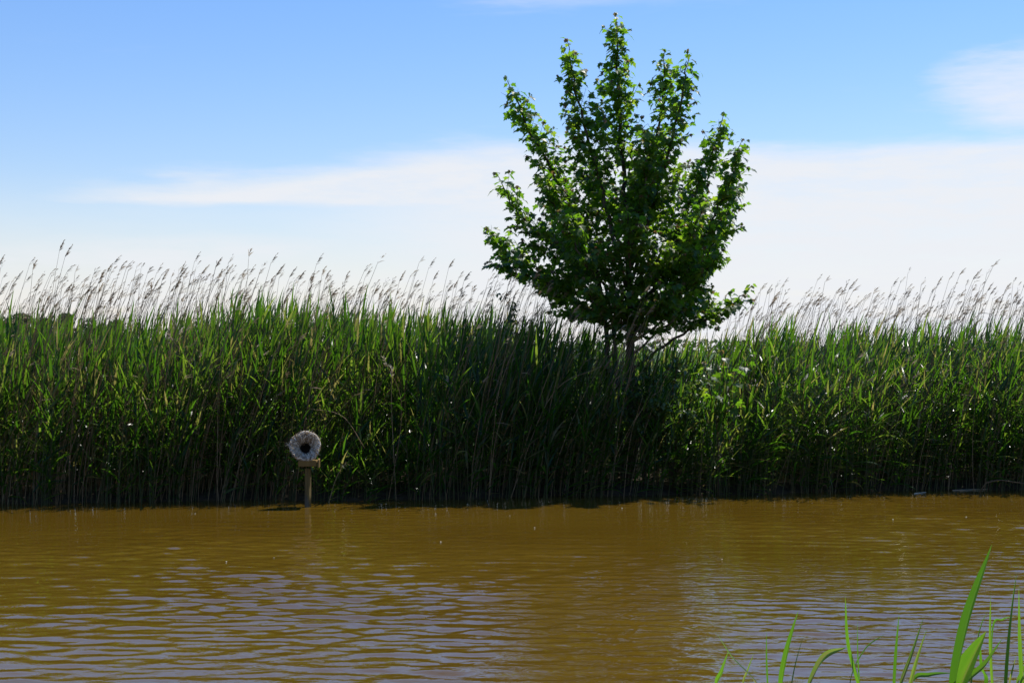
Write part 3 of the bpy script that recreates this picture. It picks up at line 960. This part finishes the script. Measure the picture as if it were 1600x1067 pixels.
bb = Buf(); box(bb, (0, .02, -.10), .052, .052, .98, -.30, .35); bb.obj('post', M_post, nb, False)
YAW = -.10                                   # the entrance looks a little to the left of the camera
bb = Buf(); box(bb, (-.005, .06, .455), .190, .30, .022, YAW * -1, .6); board = bb.obj('shelf_board', M_wood, nb, False)
fr = Buf(); fx = np.array((0.0 - math.sin(YAW) * -1 * .0, 0, 0))
cdir = np.array((-math.sin(YAW) * 1.0, -math.cos(YAW), .32)); cdir = unit(cdir)
box(fr, (-.005 - .160 * math.sin(YAW), .06 - .160 * math.cos(YAW), .450), .182, .018, .060, -YAW, .75); fr.obj('front_lip', M_wood, board, False)
bb = Buf(); box(bb, (.106 - .085 * math.sin(YAW), .06 - .07 * math.cos(YAW), .446), .018, .18, .085, -YAW, .9); bb.obj('side_slat', M_wood, board, False)

BC = np.array((-.018, -.06, .622))          # centre of the entrance ring
ax = cdir; ux = unit(np.cross(ax, (0, 0, 1.0))); uz = np.cross(ux, ax)


def bp(a, rad, depth):
    return BC + (ux * math.cos(a) * rad + uz * math.sin(a) * rad - ax * depth) * .86


def wobble(a): return 1 + .035 * math.sin(3 * a + 1) + .025 * math.sin(5 * a) + .02 * math.sin(8 * a + 2)


prof = [(.052, .15), (.056, .12), (.072, .080), (.105, .040), (.145, .010), (.168, .000), (.176, .014), (.168, .045), (.148, .10), (.122, .16), (.095, .21), (.07, .235), (.0, .245)]
ka = 40; V = []
for rad, dep in prof:
    for j in range(ka):
        a = j / ka * 2 * math.pi
        wob = wobble(a)
        V.append(bp(a, rad * wob + nr.normal(0, .0015), dep))
i = np.arange(len(prof) - 1)[:, None] * ka; j = np.arange(ka)[None, :]
Q = np.stack((i + j, i + (j + 1) % ka, i + ka + (j + 1) % ka, i + ka + j), -1).reshape(-1, 4)
bb = Buf(); bb.add(np.array(V), Q); body = bb.obj('basket_body', M_wicker, nb)
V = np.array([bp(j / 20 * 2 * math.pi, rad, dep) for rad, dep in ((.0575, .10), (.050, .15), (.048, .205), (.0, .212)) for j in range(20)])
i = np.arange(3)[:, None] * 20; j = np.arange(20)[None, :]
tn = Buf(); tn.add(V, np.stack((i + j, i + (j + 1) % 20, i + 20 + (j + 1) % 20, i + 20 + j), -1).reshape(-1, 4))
tn.obj('entrance_tunnel', plain_material("shaded_hole_wicker", [(0, (.012, .009, .006)), (1, (.035, .026, .017))], rough=.95), body)  # shade inside the hole is painted in as near-black wicker
st = Buf()
for _ in range(430):                        # straw laid from the hole out over the rim
    a = nr.uniform(0, 6.283); a2 = a + nr.normal(0, .34)
    r0, r1 = nr.uniform(.06, .12), nr.uniform(.12, .172)
    k = np.linspace(0, 1, 5); rr = r0 + (r1 - r0) * k
    dep = np.interp(rr, [.058, .072, .105, .145, .17, .19], [.115, .077, .036, .006, -.006, .0]) - nr.uniform(.001, .020)
    P = np.array([bp(a + (a2 - a) * kk, x_ * wobble(a), y_) for kk, x_, y_ in zip(k, rr, dep)])
    S = unit(np.cross(np.gradient(P, axis=0), ax + nr.normal(0, .5, 3)))
    st.add(*ribbon(P, np.full(5, nr.uniform(.004, .011)), S), r=nr.random())
for _ in range(420):                        # straw wound over the outside
    a = nr.uniform(0, 6.283); k = np.linspace(0, 1, 6); d0 = nr.uniform(-.004, .12); d1 = d0 + nr.uniform(-.03, .10); sweep = nr.normal(0, .5)
    P = np.array([bp(a + sweep * kk, np.interp(d0 + (d1 - d0) * kk, [0, .014, .05, .12, .25], [.176, .182, .172, .148, .112]) + nr.uniform(0, .006), d0 + (d1 - d0) * kk) for kk in k])
    S = unit(np.cross(np.gradient(P, axis=0), P - BC))
    st.add(*ribbon(P, np.full(6, nr.uniform(.003, .006)), S), r=nr.random())
for _ in range(300):                        # straw bound round the rim
    a = nr.uniform(0, 6.283); sw = nr.uniform(.15, .4); ph = nr.uniform(0, 6.283); k = np.linspace(0, 1, 7)
    P = np.array([bp(a + sw * kk, .166 * wobble(a + sw * kk) + .017 * math.cos(ph + 3.0 * kk), .006 + .017 * math.sin(ph + 3.0 * kk)) for kk in k])
    C0 = np.array([bp(a + sw * kk, .166 * wobble(a + sw * kk), .006) for kk in k])
    S = unit(np.cross(np.gradient(P, axis=0), P - C0))
    st.add(*ribbon(P, np.full(7, nr.uniform(.005, .010)), S), r=nr.random())
for _ in range(34):                         # loose ends
    a = nr.uniform(0, 6.283); p0 = bp(a, .172 * wobble(a), .005); d_ = unit((p0 - BC) + ax * .05 + nr.normal(0, .06, 3)); ln = nr.uniform(.012, .05)
    P = np.array((p0, p0 + d_ * ln * .5, p0 + d_ * ln + (0, 0, -.004)))
    st.add(*ribbon(P, [.004, .003, .001], np.repeat(unit(np.cross(d_, ax))[None], 3, 0)), r=nr.random())
tag(st.obj('straw', M_straw, body), 'pale loose straw lining the flared mouth of the basket', kind='stuff')

# ------------------------------------------------------------------ floating bits
for (pts, w, lab) in (
    ([(1488, 766), (1530, 765), (1592, 764.6)], .009, 'long pale reed stem floating at the foot of the reeds'),
    ([(1428, 771), (1446, 770)], .008, 'short pale scrap of reed floating beside the reed bed')):
    W_ = [at(p[0], HOR, 1) for p in pts]
    P = []
    for p in pts:
        d = CAM_Z * F / (p[1] - HOR); q = at(p[0], p[1], d); q[2] = .004; P.append(q)
    P = bez(P, 8) if len(P) > 2 else np.linspace(P[0], P[1], 6)
    P[:, 2] += np.linspace(.0, .004, len(P))
    e = Buf(); e.add(*tube(P - P[0], w / 2, 6), r=.8); o = e.obj('floating_stem', M_straw); o.location = P[0]; tag(o, lab, 'reed stem')
d = 15.95; P = bez([at(1540, 754, d), at(1560, 750, d - .05), at(1580, 752, d - .1), at(1612, 757, d - .15)], 10)
P = np.concatenate(([at(1528, 772, d)], P)); e = Buf(); e.add(*tube(P - P[0], np.linspace(.008, .005, 11), 5), r=.6); o = e.obj('fallen_stalk', M_dry); o.location = P[0]
tag(o, 'bent dry stalk hanging low over the water beside the floating reed stem', 'dry stalk')
fb = Buf(); frr = np.random.default_rng(4)
for _ in range(14):
    px, py = frr.uniform(0, 1600), 775 + 110 * frr.random() ** 1.8
    d = CAM_Z * F / (py - HOR); p = at(px, py, d)
    if p[1] > bank_y(p[0]) - .05: continue
    rad = frr.uniform(.0025, .006); a = np.arange(6) / 6 * 6.283
    V = np.concatenate((np.stack((np.cos(a) * rad, np.sin(a) * rad, 0 * a), 1), np.stack((np.cos(a) * rad * .6, np.sin(a) * rad * .6, 0 * a + rad * .5), 1), [(0, 0, rad * .65)])) + (p[0], p[1], .004)
    j = np.arange(6)
    fb.add(V, np.stack((j, (j + 1) % 6, 6 + (j + 1) % 6, 6 + j), 1), np.stack((6 + j, 6 + (j + 1) % 6, np.full(6, 12)), 1), frr.random())
tag(fb.obj('foam', M_foam), 'tiny pale bubbles and flecks scattered over the brown water', 'foam', kind='stuff')

# ------------------------------------------------------------------ near bank: young reed shoots
FD = 3.05


def near_pt(px, py, d=FD): return at(px, py, d)


def near_blade(parent, root, tip, mid, base, w, roll, seed, base_w):
    """a long leaf from the shoot's stem through three photo positions"""
    r = np.random.default_rng(seed)
    P = bez([root, base, mid, tip], 18)
    t = np.linspace(0, 1, 18)
    W = w * np.interp(t, [0, .2, .45, .62, .85, 1], [.4, .75, 1, .92, .45, .02])
    T = unit(np.gradient(P, axis=0)); S0 = unit(np.cross(T, (0, 1.0, 0))); N0 = np.cross(S0, T)
    a = roll + np.linspace(-.3, .3, 18) * r.uniform(-1, 1)
    sd = np.array(SUN_DIR); Sd = unit(sd - T * (T @ sd)[:, None]); Sl = np.cross(T, Sd)   # edge-on and face-on to the sun
    S = Sd * np.cos(a)[:, None] + Sl * np.sin(a)[:, None]
    m = 9; v = np.linspace(-1, 1, m); Nn = np.cross(T, S)
    V = (P[:, None, :] + S[:, None, :] * (W[:, None] * v[None, :] / 2)[..., None] + Nn[:, None, :] * (W[:, None] * .30 * np.abs(v)[None, :])[..., None]).reshape(-1, 3)
    rv = np.clip(.28 + .16 * (np.arange(m) % 2) + r.normal(0, .07, m), .02, .98); rv[m // 2] = .93
    rr = np.repeat(rv[None], 18, 0) + .10 * t[:, None]
    bb = Buf(); bb.add(V - np.array(parent.location), grid_quads(m, 18), None, np.clip(rr * .55 + (t[:, None] > .95) * .4, 0, .99).ravel()); o = bb.obj('leaf', M_near, parent)


M_near = leaf_material("near_reed_leaf",
    [(0, (.030, .09, .011)), (.6, (.050, .125, .015)), (.9, (.075, .15, .02)), (1, (.22, .15, .05))],
    [(0, (.12, .32, .013)), (.6, (.19, .44, .02)), (.9, (.28, .50, .03)), (1, (.4, .3, .1))], trans=.45, rough=.35)
# shoot: label, stem px at the bottom edge, depth, blades (tip, middle, base at the frame's lower edge, width px, roll)
shoots = [
    ('thin reed shoot with a blade bending left, leftmost on the near bank', 1160, 3.0,
     [((1119, 987), (1145, 1025), (1184, 1070), 6, .5), ((1138, 1015), (1128, 1045), (1121, 1075), 6, .2), ((1178, 1018), (1168, 1045), (1160, 1075), 3, .4)]),
    ('needle-thin reed shoot standing upright near the near-bank end of the row', 1200, 3.2, [((1197, 985), (1198, 1030), (1200, 1075), 4, .2)]),
    ('slim reed shoot with two narrow upright blades and fine tips', 1228, 3.1,
     [((1247, 952), (1229, 1015), (1220, 1075), 9, .3), ((1255, 990), (1243, 1035), (1236, 1075), 5, 1.1)]),
    ('dark reed shoot with one broad blade arching to the right', 1262, 2.9, [((1322, 1010), (1288, 1026), (1262, 1078), 13, 1.0)]),
    ('reed shoot with a bright blade leaning left and a dark curved one crossing it', 1345, 3.0,
     [((1320, 930), (1327, 1005), (1346, 1078), 11, .2), ((1339, 968), (1340, 1020), (1343, 1075), 3, .3), ((1384, 988), (1350, 1015), (1327, 1075), 4, 1.0)]),
    ('single pale green reed blade standing upright between two clumps', 1398, 3.1, [((1404, 958), (1400, 1015), (1397, 1075), 6, .2)]),
    ('reed shoot with dark twin blades and a low leaf pointing right', 1412, 2.95,
     [((1443, 962), (1424, 1025), (1406, 1078), 12, 1.0), ((1447, 982), (1432, 1030), (1420, 1078), 6, .4), ((1488, 1050), (1452, 1053), (1424, 1068), 7, .9)]),
    ('tallest reed shoot with long spear blade and a broad bright leaf', 1494, 2.9,
     [((1549, 850), (1513, 960), (1490, 1080), 20, .45), ((1540, 985), (1518, 1028), (1498, 1080), 30, .25), ((1566, 995), (1540, 1035), (1503, 1078), 10, 1.0),
      ((1541, 955), (1530, 985), (1521, 1040), 5, .9), ((1530, 1000), (1534, 1040), (1540, 1078), 9, .2)]),
    ('straight thin reed blade just right of the tallest shoot', 1551, 3.1, [((1547, 928), (1547, 1000), (1551, 1076), 6, .3), ((1582, 962), (1566, 966), (1550, 985), 3, .8)]),
    ('tall dark green reed shoot with one stiff upright blade', 1573, 2.95, [((1588, 892), (1579, 975), (1572, 1078), 12, .9), ((1587, 1022), (1581, 1045), (1576, 1072), 3, .4)]),
    ('bright reed shoot at the far right edge of the near bank', 1597, 3.0,
     [((1591, 915), (1594, 990), (1598, 1076), 9, .25), ((1612, 1020), (1600, 1045), (1588, 1078), 10, 1.0)]),
]
for k, (lab, spx, dd, blades) in enumerate(shoots):
    root = near_pt(spx, 1067, dd); gz = float(ground_z(root[0], dd)); root[2] = gz - .01
    e = empty('reed_shoot', root); tag(e, lab, 'reed shoot', 'reed shoots on the near bank')
    zt = CAM_Z - (1110 - HOR) / F * dd
    P = np.array((root, root + (.005, 0, (zt - gz) * .5), (root[0], dd, zt)))
    bb = Buf(); bb.add(*tube(bez(P, 8) - root, np.linspace(.0045, .003, 8), 6)); bb.obj('stem', M_reed_stem, e)
    for q, (tip, mid, base, w, roll) in enumerate(blades):
        dq = dd + .03 * q - .02
        near_blade(e, np.array((root[0], dd, zt - .05 * q)), near_pt(*tip, dq - .04), near_pt(*mid, dq - .02), near_pt(*base, dq), w * 1.12 / F * dd, (.12 if roll > .85 else .75 if w > 15 else 1.15), 40 * k + q, 0)
    for q in range(3):                      # lower leaves, below the picture
        r = np.random.default_rng(900 + 10 * k + q)
        h = (zt - gz) * (.3 + .2 * q); V, Q_ = reed_leaf(r, (0, 0, h), r.uniform(0, 6.28), .7, .28, .02, .7, r.normal(0, .3))
        bb = Buf(); bb.add(V, Q_); bb.obj('leaf', M_near, e)

# ------------------------------------------------------------------ far off: trees on the horizon
def far_tree(px, d, width_px, top_px, seed, label):
    r = np.random.default_rng(seed)
    b0 = at(px, HOR, d); b0[2] = float(ground_z(b0[0], d)); top = CAM_Z + (HOR - top_px) / F * d
    Hh = top - b0[2]; rad = width_px / F * d / 2
    e = empty('distant_tree', b0); tag(e, label, 'tree', 'trees on the far horizon')
    bb = Buf(); bb.add(*tube(np.array(((0, 0, -.2), (.1, 0, Hh * .3), (0.2, 0, Hh * .7))), [.28, .2, .07], 6)); bb.obj('trunk', M_bark, e)
    fol = Buf(); cl = [(r.normal(0, .45) * rad, r.normal(0, .45) * rad, Hh * r.uniform(.25, .86), rad * r.uniform(.28, .5)) for _ in range(13)]
    cl.append((0, 0, Hh * .8, rad * .42))
    for cx, cy, cz, cr in cl:
        for _ in range(110):
            v = unit(r.normal(0, 1, 3)) * cr * r.uniform(.55, 1.05); c = np.array((cx, cy, min(cz + v[2] * .8, Hh - .1))) + (v[0], v[1], 0)
            c[2] = max(c[2], .3)
            u = unit(r.normal(0, 1, 3)); w = unit(np.cross(u, r.normal(0, 1, 3))); s_ = r.uniform(.16, .34)
            fol.add(np.array((c - u * s_, c + w * s_ * .6, c + u * s_, c - w * s_ * .6)), [(0, 1, 2, 3)], None, r.random())
    tag(fol.obj('crown', M_far, e, False), kind='stuff')


far = [(8, 205, 50, 489, 'low round tree on the horizon at the extreme left'), (32, 190, 46, 479, 'tallest round-topped tree on the left horizon'),
       (66, 230, 46, 489, 'small grey-green tree on the horizon beside the tallest one'), (100, 210, 52, 484, 'wide bushy tree in the middle of the left horizon trees'),
       (140, 240, 50, 492, 'low tree on the horizon near the end of the left row'), (178, 260, 46, 498, 'smallest tree ending the row on the left horizon')]
for k, (px, d, w, t, lab) in enumerate(far): far_tree(px, d, w, t, 70 + k, lab)
wr = np.random.default_rng(12); wb = Buf()
for _ in range(5200):                       # a wood along the horizon, too far away to tell its trees apart
    x = wr.uniform(-900, 900); y = 1300 + wr.uniform(-25, 25) + .05 * x
    h = 9 + 2.5 * math.sin(x * .013) + 2 * math.sin(x * .031 + 2) + 1.5 * math.sin(x * .09)
    c = np.array((x, y, .35 + h * wr.random() ** .7)); u = unit(wr.normal(0, 1, 3)); w = unit(np.cross(u, wr.normal(0, 1, 3))); s_ = wr.uniform(1.4, 3.0)
    if c[2] < 2: c[2] = 2
    wb.add(np.array((c - u * s_, c + w * s_ * .7, c + u * s_, c - w * s_ * .7)), [(0, 1, 2, 3)], None, wr.random())
tag(wb.obj('distant_wood', M_far, None, False), 'thin far-off belt of woodland along the horizon', 'woodland', kind='stuff')
print('LEAVES', N_MAPLE, 'REEDS', len(cand), 'OBJ', len(bpy.data.objects))
